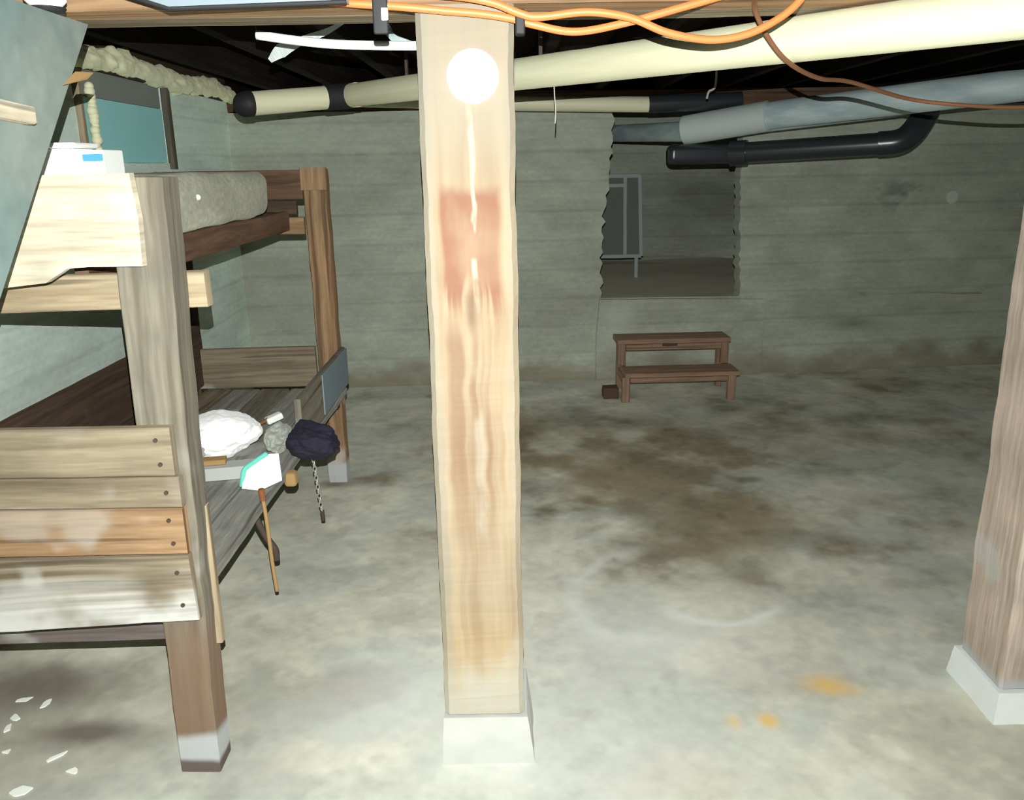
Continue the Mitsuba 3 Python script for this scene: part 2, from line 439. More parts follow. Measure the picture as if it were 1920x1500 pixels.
# far wall, cast against horizontal boards, with a ragged opening broken through it
jag = np.random.default_rng(3)
hs = np.arange(WALL_TOP, 0.57, -0.035)
left_edge = [(sx_of(0.705 - 0.085 * smooth_t + jag.uniform(-0.016, 0.016)), h) for h in hs for smooth_t in [np.clip((1.62 - h) / 0.6, 0, 1) * 0.8]]
right_edge = [(sx_of(1.585 + 0.035 * np.clip((1.5 - h) / 0.9, 0, 1) + jag.uniform(-0.012, 0.012)), h) for h in hs]
outline = Polygon([(-0.3, -0.1), (6.4, -0.1), (6.4, WALL_TOP)] + right_edge + [(sx_of(1.62), 0.567), (sx_of(1.2), 0.572), (sx_of(0.665), 0.58)] + left_edge[::-1] + [(-0.3, WALL_TOP)])
bands = []
for k in range(10):
    z0, z1 = max(-0.1, 0.197 * k), min(WALL_TOP, 0.197 * (k + 1))
    if k == 0:
        z0 = -0.1
    strip = outline.intersection(sbox(-1, z0, 8, z1))
    off = jag.uniform(-0.0008, 0.0008)
    for g in getattr(strip, 'geoms', [strip]):
        if g.area < 1e-4:
            continue
        m = trimesh.creation.extrude_polygon(g, 0.12 + off, engine='earcut')
        v, f = trimesh.remesh.subdivide_to_size(m.vertices, m.faces, 0.11, max_iter=12)
        d = (meshkit.fbm(np.c_[v[:, 0] * 3, v[:, 1] * 9, v[:, 2] * 0], 3, 2) - 0.5) * 0.012
        depth = (0.12 + off) - v[:, 2]           # 0 at the face towards the room
        P = CORNER + v[:, :1] * E_S + v[:, 1:2] * np.array([0, 0, 1.0]) + (depth - off + 0 * d)[:, None] * E_N
        P = P + (d * (depth < 0.02))[:, None] * E_N
        bands.append(trimesh.Trimesh(P, f, process=False))
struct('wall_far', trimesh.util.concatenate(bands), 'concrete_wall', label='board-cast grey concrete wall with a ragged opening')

# a low concrete plinth that patches the foot of the opening
pl_poly = Polygon([(sx_of(0.60), -0.05), (sx_of(1.80), -0.05), (sx_of(1.795), 0.3), (sx_of(1.80), 0.545), (sx_of(1.3), 0.56), (sx_of(0.62), 0.575), (sx_of(0.60), 0.3)])
m = trimesh.creation.extrude_polygon(pl_poly, 0.05, engine='earcut')
P = CORNER + m.vertices[:, :1] * E_S + m.vertices[:, 1:2] * np.array([0, 0, 1.0]) + (-m.vertices[:, 2:] + 0.01) * E_N
m = rough(trimesh.Trimesh(P, m.faces[:, ::-1]), 0.08, 0.006, 8, 3)
struct('trim_1', m, 'concrete_wall', label='rough concrete patch under the opening')

# crawl space behind the opening
def slab(lo, hi):
    b = trimesh.creation.box(extents=np.subtract(hi, lo))
    b.apply_translation((np.asarray(lo) + np.asarray(hi)) / 2)
    return b


cx, cy = np.meshgrid(np.linspace(-0.6, 3.4, 41), np.linspace(6.1, 8.6, 27), indexing='ij')
pts = np.stack([cx, cy, 0 * cx], -1).reshape(-1, 3)
pts[:, 2] = 0.545 + 0.05 * (meshkit.fbm(pts * 3, 3, 9) - 0.5) + 0.012 * (pts[:, 1] - 6.1)
ii, jj = np.meshgrid(np.arange(40), np.arange(26), indexing='ij')
quad = np.stack([ii * 27 + jj, (ii + 1) * 27 + jj, (ii + 1) * 27 + jj + 1, ii * 27 + jj + 1], -1).reshape(-1, 4)
struct('floor_crawl_space', (pts, quad), 'soil', smooth=True, label='earth floor of the crawl space')
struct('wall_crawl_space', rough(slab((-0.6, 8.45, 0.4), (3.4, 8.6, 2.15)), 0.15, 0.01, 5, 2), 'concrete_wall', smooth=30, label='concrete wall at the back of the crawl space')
for k, (x0, x1) in enumerate(((-0.75, -0.6), (3.4, 3.55))):
    struct(f'wall_crawl_{"left" if k == 0 else "right"}', slab((x0, 6.2, 0.4), (x1, 8.6, 2.15)), 'concrete_wall', label='concrete side wall of the crawl space')

# left wall
LN = np.array([1, 0.03, 0]) / math.hypot(1, 0.03)


def left_pt(y, z, d=0.0):
    return np.array([-1.79 + 0.03 * (5.76 - y), y, z]) + LN * d


ly = [5.95, -3.0]
poly = [left_pt(5.95, -0.1), left_pt(-3.0, -0.1)]
wl = []
for a, b, zt, zb in ((5.95, 4.62, 1.915, -0.1), (4.62, 3.64, 1.53, -0.1), (3.64, -3.0, 1.915, -0.1)):
    q0, q1 = left_pt(a, zb), left_pt(b, zb)
    v = np.array([q0, q1, left_pt(b, zt), left_pt(a, zt), q0 - LN * 0.2, q1 - LN * 0.2, left_pt(b, zt, -0.2), left_pt(a, zt, -0.2)])
    f = np.array([[0, 3, 2, 1], [4, 5, 6, 7], [0, 1, 5, 4], [3, 7, 6, 2], [1, 2, 6, 5], [0, 4, 7, 3]])
    f = np.vstack([f[:, [0, 1, 2]], f[:, [0, 2, 3]]])
    mm = trimesh.Trimesh(v, f, process=False)
    wl.append(rough(mm, 0.12, 0.006, 5, 6))
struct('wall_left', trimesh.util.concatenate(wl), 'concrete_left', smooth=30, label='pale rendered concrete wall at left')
struct('wall_right', slab((4.2, -3.0, -0.1), (4.4, 6.5, 2.15)), 'concrete_wall', label='concrete wall at right')
struct('wall_behind', slab((-2.0, -3.2, -0.1), (4.4, -3.0, 2.15)), 'concrete_wall', label='concrete wall behind the viewer')

# boarded-up cellar window in the left wall
def wall_board(y0, y1, z0, z1, d0, d1):
    return tm(m3.Manifold.hull_points(np.array([left_pt(y, z, d) for y in (y0, y1) for z in (z0, z1) for d in (d0, d1)])))


struct('window_1', wall_board(3.63, 4.63, 1.53, 1.915, -0.06, -0.03), 'old_boards', label='cellar window recess closed with a blue board, the shade along its top made as a grey strip')
put('window_1__blue_board', wall_board(3.66, 4.60, 1.532, 1.795, -0.029, -0.008), 'panel_blue')
put('window_1__grey_board', wall_board(3.66, 4.60, 1.798, 1.913, -0.029, -0.012), 'shade_grey')  # grey strip stands in for the shade along the recess top
put('window_1__frame_post', board(left_pt(4.635, 1.50, 0.008), left_pt(4.635, 1.90, 0.008), 0.055, 0.03, up=LN, pal=1), 'wood')
put('window_1__frame_post', board(left_pt(3.625, 1.50, 0.008), left_pt(3.625, 1.90, 0.008), 0.03, 0.03, up=LN, pal=0), 'wood')

# ceiling: subfloor on joists
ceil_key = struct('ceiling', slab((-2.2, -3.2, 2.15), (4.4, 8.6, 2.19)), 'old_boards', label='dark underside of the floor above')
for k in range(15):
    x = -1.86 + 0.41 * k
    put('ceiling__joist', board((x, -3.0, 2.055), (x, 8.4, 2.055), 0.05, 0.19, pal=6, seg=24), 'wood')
# sill plate on the far wall
struct('trim_2', board(far_pt(-0.1, 1.90, 0.1), far_pt(6.2, 1.90, 0.1), 0.19, 0.115, pal=8, seg=30), 'wood', label='old red-brown sill plate on the far wall')
struct('trim_3', board(left_pt(5.7, 2.0, -0.06), left_pt(-2.9, 2.0, -0.06), 0.16, 0.19, pal=5, seg=30), 'wood', label='dark rim board over the left wall')

# ------------------------------------------------------------------ girder, posts, footings
g = thing('girder', 'long brown timber girder on the post, across the top of the picture', 'beam')
put(g + '__ply', board((-1.66, 1.957, 1.885), (4.1, 1.957, 1.885), 0.112, 0.139, pal=3, seg=60, ch=0.004), 'wood')
put(g + '__ply', board((-1.66, 2.072, 1.8855), (4.1, 2.072, 1.8855), 0.112, 0.139, pal=2, seg=60, ch=0.004), 'wood')

v, f, uv = board((-0.085, 2.0, 0.136), (-0.085, 2.0, 1.816), 0.203, 0.2, up=(0, -1, 0), pal=0, ch=0.012, seg=110, wob=0.0025)
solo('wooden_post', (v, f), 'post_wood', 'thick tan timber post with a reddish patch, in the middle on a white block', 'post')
v = np.array([(-0.195, 1.885, -0.01), (0.045, 1.885, -0.01), (0.045, 2.12, -0.01), (-0.195, 2.12, -0.01), (-0.19, 1.893, 0.131), (0.026, 1.893, 0.131), (0.026, 2.11, 0.131), (-0.19, 2.11, 0.131)])
m = rough(tm(m3.Manifold.hull_points(v)), 0.03, 0.004, 14, 5)
solo('footing_block', m, 'block', 'white concrete block under the middle post', 'footing', smooth=40)

PLANK_ID[0] = 20
put('brown_post', board((1.425, 2.135, 0.094), (1.425, 2.135, 1.816), 0.21, 0.215, up=(0, -1, 0), pal=7, ch=0.008, seg=40, wob=0.004), 'wood')
labels['brown_post'] = {'label': 'dusty brown timber post at the right edge, on a low concrete footing', 'category': 'post'}
m = rough(tm(m3.Manifold.hull_points(np.array([(1.30, 2.005, -0.01), (1.56, 2.005, -0.01), (1.56, 2.27, -0.01), (1.30, 2.27, -0.01), (1.312, 2.018, 0.088), (1.545, 2.018, 0.088), (1.545, 2.26, 0.088), (1.312, 2.26, 0.088)]))), 0.03, 0.004, 14, 6)
solo('footing_block', m, 'footing_grey', 'low grey concrete footing under the brown post at right', 'footing', smooth=40)

# white round disc on the post
disc = trimesh.creation.revolve(np.array([(0, 0.022), (0.044, 0.022), (0.050, 0.019), (0.0535, 0.012), (0.055, 0.0), (0, 0.0)]), sections=48)
disc.apply_transform(trimesh.transformations.rotation_matrix(math.pi / 2, [1, 0, 0]))
disc.apply_translation((-0.0705, 1.9005, 1.6765))
solo('round_cover', disc, 'white_disc', 'round white cover screwed to the middle post', 'cover plate', smooth=40)

# ------------------------------------------------------------------ stairs at left
edge = np.array([(0.19, 0.0), (1.884, 1.787), (0.95, 1.787), (0.95, 1.5), (-0.32, 0.16), (-0.32, 0.0)])
poly = Polygon(edge)
m = trimesh.creation.extrude_polygon(poly, 0.042, engine='earcut')
P = np.c_[-0.85 - 0.042 + m.vertices[:, 2], m.vertices[:, 0], m.vertices[:, 1]]
st = thing('stair_stringer', 'grey-green painted board of the cellar stairs at the left edge', 'stair stringer')
put(st + '__side_board', trimesh.Trimesh(P, m.faces, process=False), 'stringer_paint')
put(st + '__cleat', board((-0.838, 1.30, 1.612), (-0.838, 1.572, 1.594), 0.03, 0.03, pal=11), 'wood')
labels[st + '__cleat'] = {'label': 'pale wooden cleat'}
sp = m3.Manifold.hull_points(np.array([(-0.848, 1.83, 1.692), (-0.83, 1.835, 1.690), (-0.838, 1.82, 1.676), (-0.846, 1.79, 1.688), (-0.838, 1.715, 1.656), (-0.834, 1.79, 1.674)]))
put(st + '__splinter', tm(sp), 'wood')
scene[st + '__splinter'] = ply(tm(sp), 'material_amber_wood')
kn = thing('porcelain_knob', 'white porcelain knob with a dark base on top of the stair board', 'knob')
lat = trimesh.creation.revolve(np.array([(0, 0), (0.03, 0), (0.034, 0.005), (0.034, 0.007), (0, 0.007)]), sections=32)
lat.apply_translation((-0.858, 1.738, 1.7875))
put(kn + '__base', lat, 'rubber', 30)
lat = trimesh.creation.revolve(np.array([(0, 0), (0.024, 0), (0.036, 0.012), (0.038, 0.03), (0.03, 0.05), (0.012, 0.06), (0, 0.061)]), sections=32)
lat.apply_translation((-0.858, 1.738, 1.794))
put(kn + '__cap', lat, 'white_plastic', True)

# folded sheet metal in front of the girder
poly = Polygon([(-0.80, 1.92), (-0.735, 1.83), (-0.65, 1.803), (-0.31, 1.810), (-0.30, 1.92)])
m = trimesh.creation.extrude_polygon(poly, 0.05, engine='earcut')
P = np.c_[m.vertices[:, 0], 1.845 - m.vertices[:, 2], m.vertices[:, 1]]
du = thing('sheet_metal_duct', 'bluish galvanized duct edge in front of the girder, above the white tube', 'duct')
put(du + '__body', trimesh.Trimesh(P, m.faces[:, ::-1], process=False), 'galvanized')
put(du + '__seam', tube([(-0.737, 1.80, 1.828), (-0.65, 1.80, 1.8005), (-0.308, 1.80, 1.8075)], 0.006, 8, curve=False), 'rubber', True)  # black bead drawn in place of the shadow gap under the duct edge

# ------------------------------------------------------------------ bunk bed
bb = thing('bunk_bed', 'old rough wooden bunk bed frame of weathered boards along the left wall', 'bunk bed')
# posts
PF = dict(up=(0, -1, 0))
put(bb + '__post', board((-0.82, 1.915, 0.0), (-0.795, 1.915, 1.485), 0.098, 0.09, pal=1, w1=0.125, seg=30, wob=0.003, **PF), 'wood')
put(bb + '__post', board((-0.862, 3.99, 0.0), (-0.87, 3.99, 1.49), 0.09, 0.09, pal=3, seg=26, wob=0.003, w1=0.1, **PF), 'wood')
put(bb + '__post', board((-1.53, 3.99, 0.0), (-1.53, 3.99, 1.30), 0.09, 0.09, pal=5, seg=26, **PF), 'wood')
put(bb + '__post', board((-1.51, 1.915, 0.0), (-1.51, 1.915, 1.485), 0.09, 0.09, pal=5, seg=26, **PF), 'wood')
# near end: planks nailed across the posts
for z0, z1, pal, xr in ((0.822, 0.938, 2, -0.775), (0.745, 0.819, 2, -0.768), (0.626, 0.742, 3, -0.769), (0.452, 0.622, 2, -0.766)):
    zc = (z0 + z1) / 2
    tilt = 0.025 if pal == 2 and z0 < 0.5 else 0.0
    pk = put(bb + '__end_plank', board((-1.56, 1.855, zc - tilt), (xr, 1.855, zc), z1 - z0 + 2 * tilt * 0.6, 0.026, up=(0, -1, 0), pal=pal, w1=z1 - z0, seg=18), 'wood')
    for dz in ((0.25, -0.25) if z1 - z0 > 0.1 else (0.0,)):
        c = trimesh.creation.cylinder(0.005, 0.006, sections=10)
        c.apply_transform(trimesh.transformations.rotation_matrix(math.pi / 2, [1, 0, 0]))
        c.apply_translation((xr - 0.032 - 0.008 * dz, 1.8405, zc + dz * (z1 - z0)))
        put(pk + '__nail', c, 'nail_iron')
# bearer behind the lowest plank
put(bb + '__bearer', board((-1.56, 1.985, 0.36), (-0.885, 1.985, 0.37), 0.09, 0.03, up=(0, -1, 0), pal=10), 'wood')
# upper end: pale panel with a broken lower edge, crosspiece behind
pan = Polygon([(-1.55, 1.488), (-1.55, 1.26), (-1.19, 1.262), (-1.10, 1.258), (-1.00, 1.268), (-0.95, 1.298), (-0.90, 1.301), (-0.787, 1.300), (-0.783, 1.40), (-0.79, 1.494)])
m = trimesh.creation.extrude_polygon(pan, 0.024, engine='earcut')
P = np.c_[m.vertices[:, 0], 1.8675 - m.vertices[:, 2], m.vertices[:, 1]]
v0 = trimesh.Trimesh(P, m.faces[:, ::-1], process=False)
v, f = trimesh.remesh.subdivide_to_size(v0.vertices, v0.faces, 0.12, max_iter=12)
uv = np.c_[32.0 * 11 + 6 + v[:, 0], v[:, 2]]
put(bb + '__end_panel', (v, f), 'wood', uv=uv)
labels[bb + '__end_panel'] = {'label': 'pale end panel with a broken lower edge'}
put(bb + '__crosspiece', board((-1.56, 1.982, 1.22), (-0.70, 1.982, 1.232), 0.082, 0.038, up=(0, -1, 0), pal=0), 'wood')
put(bb + '__crosspiece', board((-1.57, 3.925, 1.245), (-0.92, 3.925, 1.245), 0.075, 0.035, up=(0, -1, 0), pal=3), 'wood')
# far end boards at the top
put(bb + '__end_board', board((-1.57, 3.93, 1.425), (-0.918, 3.93, 1.425), 0.128, 0.026, up=(0, -1, 0), pal=8), 'wood')
put(bb + '__end_board', board((-1.57, 3.93, 1.325), (-0.95, 3.93, 1.325), 0.06, 0.026, up=(0, -1, 0), pal=5), 'wood')
put(bb + '__corner_block', board((-0.868, 3.93, 1.40), (-0.868, 3.93, 1.497), 0.115, 0.03, up=(0, -1, 0), pal=3), 'wood')
# mattress support
put(bb + '__side_rail', board((-1.0, 2.005, 1.268), (-1.0, 3.905, 1.268), 0.032, 0.085, pal=8, seg=20), 'wood')
for i in range(7):
    y = 2.10 + 0.29 * i
    put(bb + '__cross_slat', board((-1.55, y, 1.298), (-1.02, y, 1.298), 0.09, 0.02, pal=5), 'wood')
# lower platform
xs = [-0.785, -0.92, -1.06, -1.20, -1.335, -1.47]
for i in range(5):
    put(bb + '__platform_plank', board(((xs[i] + xs[i + 1]) / 2, 1.975, 0.468), ((xs[i] + xs[i + 1]) / 2 + 0.003, 3.94, 0.468), abs(xs[i + 1] - xs[i]) - 0.007, 0.03, pal=(4, 4, 1, 4, 2)[i], seg=22, ch=0.004, wob=0.0025), 'wood')
for y in (2.06, 2.95, 3.84):
    put(bb + '__batten', board((-1.5, y, 0.43), (-0.81, y, 0.43), 0.06, 0.04, pal=5), 'wood')
put(bb + '__cleat', board((-0.763, 1.945, 0.335), (-0.763, 1.945, 0.71), 0.03, 0.025, up=(0, -1, 0), pal=0), 'wood')
# partial outer guard board with tin end
put(bb + '__guard_board', board((-0.795, 3.045, 0.578), (-0.80, 3.96, 0.582), 0.19, 0.024, up=(1, 0, 0), pal=1, ch=0.004), 'wood')
put(bb + '__tin_patch', tm(rbox((-0.7845, 3.42, 0.50), (-0.779, 3.965, 0.672), 0.0025)), 'galvanized')
# back and far end boards of the lower bunk
put(bb + '__back_rail', board((-1.46, 1.97, 0.66), (-1.47, 3.94, 0.66), 0.30, 0.028, up=(1, 0, 0), pal=5, seg=22), 'wood')
put(bb + '__end_board', board((-1.48, 3.93, 0.588), (-0.918, 3.93, 0.595), 0.19, 0.026, up=(0, -1, 0), pal=2), 'wood')
put(bb + '__peg', tm(rbox((-0.795, 2.77, 0.43), (-0.752, 2.82, 0.482), 0.012)), 'amber_wood', 40)

# mattress
mt = thing('mattress', 'thin old grey mattress lying on the upper bunk', 'mattress')
base = tm(rbox((-1.44, 1.99, 1.312), (-0.965, 3.56, 1.486), 0.045, 24))
m = rough(base, 0.05, 0.008, 6, 8)
put(mt + '__body', m, 'mattress_cloth', True)
b = trimesh.creation.icosphere(2, 0.009)
b.apply_translation((-0.962, 2.72, 1.415))
put(mt + '__button', b, 'white_plastic', True)

# boxes on the mattress by the pale panel
bx = thing('storage_box', 'bright white plastic box on the upper bunk beside the stair board', 'box')
put(bx + '__body', tm(rbox((-1.15, 2.12, 1.4875), (-1.03, 2.23, 1.552), 0.008)), 'white_plastic', 30)
put(bx + '__lid', tm(rbox((-1.155, 2.115, 1.5525), (-1.025, 2.235, 1.566), 0.005)), 'white_plastic', 30)
bx = thing('tissue_box', 'small white box with a blue band on the upper bunk, right of the larger box', 'box')
put(bx + '__body', tm(rbox((-1.02, 2.13, 1.4875), (-0.968, 2.24, 1.548), 0.003)), 'carton', 30)
put(bx + '__blue_band', tm(rbox((-1.018, 2.1285, 1.522), (-0.97, 2.1305, 1.538), 0.0009)), 'cyan')

# ------------------------------------------------------------------ clutter on the lower bunk
m = blob((-1.085, 3.0, 0.556), (0.146, 0.118, 0.086), 0.26, 1.5, 4, 5)
m.vertices[:, 2] = np.maximum(m.vertices[:, 2], 0.485)
solo('plastic_bag', m, 'white_cloth', 'crumpled white plastic bag lying on the lower bunk planks', 'bag', smooth=30)
m = blob((-1.14, 2.85, 0.53), (0.05, 0.035, 0.055), 0.3, 2.6, 9, 4)
m.vertices[:, 2] = np.maximum(m.vertices[:, 2], 0.485)
solo('paper_towel', m, 'carton_grey', 'greyish white crumpled paper between the near bunk post and the bag', 'paper', smooth=30)
solo('wood_offcut', board((-1.10, 2.735, 0.5405), (-0.98, 2.76, 0.5405), 0.05, 0.018, pal=3)[:2], 'amber_wood', 'amber wood offcut in front of the white bag', 'wood scrap')
ct = thing('carton', 'white carton with teal edges lying at the edge of the lower bunk', 'carton')


def local_box(c, ex, rot, r=0.003):
    return tm(rbox(-np.asarray(ex) / 2, np.asarray(ex) / 2, r).rotate([0, 0, rot]).translate(list(c)))


put(ct + '__body', local_box((-0.985, 2.745, 0.507), (0.25, 0.075, 0.045), 12), 'carton_grey', 30)
put(ct + '__flap', tm(m3.Manifold.hull_points(np.array([(-0.862, 2.43, 0.49), (-0.80, 2.42, 0.486), (-0.748, 2.50, 0.49), (-0.76, 2.53, 0.575), (-0.79, 2.52, 0.578), (-0.86, 2.46, 0.545), (-0.80, 2.45, 0.54), (-0.79, 2.55, 0.5)]) + [-0.026, 0.185, 0.0])), 'carton')
put(ct + '__teal_edge', tube([(-0.894, 2.632, 0.492), (-0.888, 2.632, 0.52), (-0.881, 2.644, 0.548), (-0.856, 2.671, 0.563), (-0.822, 2.702, 0.581)], 0.008, 8), 'teal', True)
m = blob((-0.872, 3.03, 0.53), (0.045, 0.085, 0.055), 0.35, 2.2, 14, 4)
m.vertices[:, 2] = np.maximum(m.vertices[:, 2], 0.485)
solo('rag', m, 'grey_rag', 'pale grey-green rag under the black cloth on the lower bunk', 'rag', smooth=30)
m = blob((-0.725, 2.94, 0.545), (0.095, 0.09, 0.065), 0.3, 1.5, 21, 5, rot=-0.3)
m.vertices[:, 2] = np.where(m.vertices[:, 0] < -0.775, np.maximum(m.vertices[:, 2], 0.488), m.vertices[:, 2])
solo('black_cloth', m, 'black_cloth', 'crumpled black cloth hanging over the edge of the lower bunk', 'cloth', smooth=30)
pb = thing('paintbrush', 'small white-tipped paintbrush lying behind the bag on the lower bunk', 'paintbrush')
put(pb + '__bristles', tm(rbox((-0.035, -0.02, -0.014), (0.035, 0.02, 0.014), 0.007).rotate([0, -15, 35]).translate([-0.975, 3.35, 0.512])), 'white_plastic', 30)
put(pb + '__handle', tube([(-0.995, 3.333, 0.510), (-1.03, 3.30, 0.50), (-1.09, 3.24, 0.491)], [0.010, 0.007, 0.006], 10), 'brown_cable', True)

# chain, rod, hook hanging from the bunk edge
ch = thing('bead_chain', 'short silvery chain hanging from the lower bunk under the black cloth', 'chain')
for i in range(14):
    f = i / 13
    ring = trimesh.creation.torus(0.0085, 0.0028, major_sections=14, minor_sections=6)
    ring.apply_scale((0.75, 1.35, 1.0))
    ring.apply_transform(trimesh.transformations.rotation_matrix(math.pi / 2, [1, 0, 0]))
    ring.apply_transform(trimesh.transformations.rotation_matrix(math.radians(35 + 90 * (i % 2)), [0, 0, 1]))
    ring.apply_translation((-0.770 + 0.012 * f, 3.10 + 0.03 * f, 0.455 - 0.255 * f))
    put(ch + '__link', ring, 'steel', True)
put(ch + '__weight', tube([(-0.757, 3.132, 0.192), (-0.755, 3.133, 0.15)], 0.008, 10, curve=False), 'nail_iron', 30)
put(ch + '__cord', tube([(-0.771, 3.098, 0.48), (-0.771, 3.10, 0.452)], 0.004, 8, curve=False), 'nail_iron', 30)
rd = thing('rusty_rod', 'thin rusty rod hanging beside the carton from the bunk edge', 'rod')
put(rd + '__shaft', tube([(-0.772, 2.445, 0.55), (-0.768, 2.455, 0.45), (-0.768, 2.47, 0.30), (-0.765, 2.48, 0.19)], 0.006, 10), 'amber_wood', True)
put(rd + '__rusty_sleeve', tube([(-0.772, 2.445, 0.553), (-0.771, 2.449, 0.515)], 0.009, 10, curve=False), 'rust', 30)
solo('iron_hook', tube([(-0.83, 2.52, 0.45), (-0.80, 2.53, 0.36), (-0.775, 2.535, 0.31), (-0.775, 2.54, 0.27)], 0.011, 10), 'nail_iron', 'dark iron hook hanging under the bunk beside the rusty rod', 'hook', smooth=True)

# ------------------------------------------------------------------ pipes under the joists
PA, PB = np.array([-0.80, 4.24, 1.812]), np.array([1.02, 1.60, 1.752])
bp = thing('drain_pipe', 'thick cream plastic drain pipe crossing under the ceiling to the upper right', 'pipe')
PJ = PA + (PB - PA) * 0.045
PC = np.array([-1.11, 3.88, 1.765])
dirL = (PC - PJ) / np.linalg.norm(PC - PJ)
dirR = (PB - PA) / np.linalg.norm(PB - PA)
put(bp + '__pipe', tube([PJ + dirR * 0.02, PA + (PB - PA) * 1.25], 0.05, 28, curve=False), 'pvc', 30)
put(bp + '__pipe', tube([PJ + dirL * 0.03, PC], 0.05, 28, curve=False), 'pvc', 30)
put(bp + '__coupling', tube([PJ + dirL * 0.115, PJ - dirL * 0.01], 0.056, 28, curve=False), 'rubber', 30)
put(bp + '__hub', tube([PJ - dirL * 0.012 - dirR * 0.0, PJ - dirL * 0.012 + dirR * 0.06], 0.0535, 28, curve=False), 'pvc', 30)
put(bp + '__elbow', tube([PC - dirL * 0.012, PC + dirL * 0.012, PC + dirL * 0.022 + np.array([0, 0.03, -0.002])], [0.054, 0.053, 0.05], 28, n=4), 'rubber', 40)
for fr in (0.22, 0.50):
    q = PA + (PB - PA) * fr
    put(bp + '__strap', tm(rbox((-0.006, -0.02, 0.03), (0.006, 0.02, 1.99 - q[2]), 0.002).translate((q + [0.0, 0, 0]).tolist())), 'nail_iron')
hp = thing('horizontal_pipe', 'thinner cream plastic pipe running along the top of the far wall', 'pipe')
put(hp + '__pipe', tube([(-1.0, 5.45, 1.893), (0.0, 5.45, 1.852), (0.86, 5.45, 1.829)], 0.046, 24, curve=False), 'pvc', 30)
put(hp + '__black_sleeve', tube([(0.855, 5.45, 1.829), (1.42, 5.46, 1.845)], 0.05, 24, curve=False), 'abs_black', 30)

gp = thing('grey_vent_pipe', 'blue-grey vent pipe running through the opening to the upper right', 'pipe')
put(gp + '__pipe', tube([(0.80, 6.95, 1.71), (1.15, 5.62, 1.675)], 0.062, 28, curve=False), 'duct_grey', 30)
put(gp + '__pipe', tube([(1.12, 5.52, 1.682), (1.53, 5.258, 1.742), (1.88, 4.952, 1.773), (2.547, 4.449, 1.83), (3.2, 3.96, 1.88)], 0.078, 28, n=6), 'duct_grey', 30)
put(gp + '__foil_sleeve', tube([(1.10, 5.536, 1.678), (1.53, 5.258, 1.742)], 0.088, 28, curve=False), 'tape_silver', 30)
put(gp + '__branch', tube([(1.45, 5.42, 1.690), (2.10, 5.16, 1.752), (2.25, 5.05, 1.77)], 0.045, 20), 'duct_grey', True)
ap = thing('black_waste_pipe', 'glossy black plastic waste pipe with an elbow below the grey vent pipe', 'pipe')
put(ap + '__trap_body', tm(rbox((0.985, 5.43, 1.475), (1.40, 5.56, 1.595), 0.04, 16).rotate([0, 0, 0])), 'abs_black', 30)
put(ap + '__pipe', tube([(1.36, 5.42, 1.533), (2.16, 5.01, 1.573)], 0.062, 28, curve=False), 'abs_black', 30)
put(ap + '__collar', tube([(1.36, 5.42, 1.533), (1.45, 5.374, 1.5375)], 0.075, 28, curve=False), 'abs_black', 30)
put(ap + '__elbow', tube([(2.10, 5.04, 1.570), (2.20, 5.0, 1.582), (2.27, 5.0, 1.63), (2.34, 5.03, 1.72), (2.37, 5.05, 1.78)], 0.068, 28), 'abs_black', 30)

# white tube behind the post
wt = thing('white_tube', 'slim bright white plastic tube hanging left of the middle post', 'tube')
put(wt + '__tube', tube([(-0.70, 2.59, 1.860), (-0.582, 2.585, 1.842), (-0.462, 2.582, 1.830), (-0.253, 2.58, 1.823), (-0.10, 2.58, 1.826)], 0.0125, 16), 'white_plastic', True)
put(wt + '__hanger', tube([(-0.697, 2.59, 1.868), (-0.70, 2.595, 1.90), (-0.66, 2.60, 1.97)], 0.003, 8), 'nail_iron', True)

# orange extension cords across the girder
solo('extension_cord', tube([(-0.36, 1.885, 1.822), (-0.299, 1.88, 1.816), (-0.202, 1.878, 1.808), (-0.127, 1.882, 1.801), (-0.051, 1.882, 1.794), (0.014, 1.884, 1.784), (0.057, 1.876, 1.771), (0.143, 1.882, 1.757), (0.251, 1.888, 1.774), (0.38, 1.888, 1.805), (0.46, 1.888, 1.824), (0.6, 1.888, 1.85)], 0.0078, 14), 'orange',
     'orange cord, the lower of the two crossing the post top, rising to the right', 'cord', smooth=True)
solo('extension_cord', tube([(-0.30, 1.862, 1.835), (-0.12, 1.862, 1.826), (-0.03, 1.862, 1.812), (0.03, 1.862, 1.790), (0.068, 1.862, 1.783), (0.165, 1.862, 1.7905), (0.252, 1.866, 1.779), (0.329, 1.872, 1.751), (0.417, 1.88, 1.737), (0.493, 1.88, 1.746), (0.557, 1.88, 1.775), (0.598, 1.88, 1.809), (0.62, 1.88, 1.85)], 0.0078, 14), 'orange',
     'orange cord that loops down over the cream drain pipe', 'cord', smooth=True)
bs = thing('black_strap', 'black strap with a white buckle hanging from the girder left of the post', 'strap')
put(bs + '__band', tm(rbox((-0.268, 1.868, 1.757), (-0.237, 1.878, 1.86), 0.004)), 'rubber', 30)
put(bs + '__buckle', tm(rbox((-0.25, 1.862, 1.782), (-0.236, 1.868, 1.806), 0.002)), 'white_plastic', 30)
solo('black_strap', tm(rbox((0.02, 1.868, 1.752), (0.040, 1.905, 1.80), 0.004)), 'rubber', 'small black strap holding the orange cords at the right side of the post', 'strap', smooth=30)
solo('brown_cable', tube([(0.50, 1.885, 1.86), (0.512, 1.883, 1.828), (0.528, 1.96, 1.808), (0.575, 2.01, 1.755), (0.64, 2.06, 1.708), (0.762, 2.21, 1.687), (0.90, 2.37, 1.690), (1.125, 2.534, 1.657), (1.274, 2.528, 1.637), (1.454, 2.526, 1.628), (1.7, 2.5, 1.64)], 0.0055, 10), 'brown_cable',
     'thin brown cable sagging from the girder towards the right wall', 'cable', smooth=True)

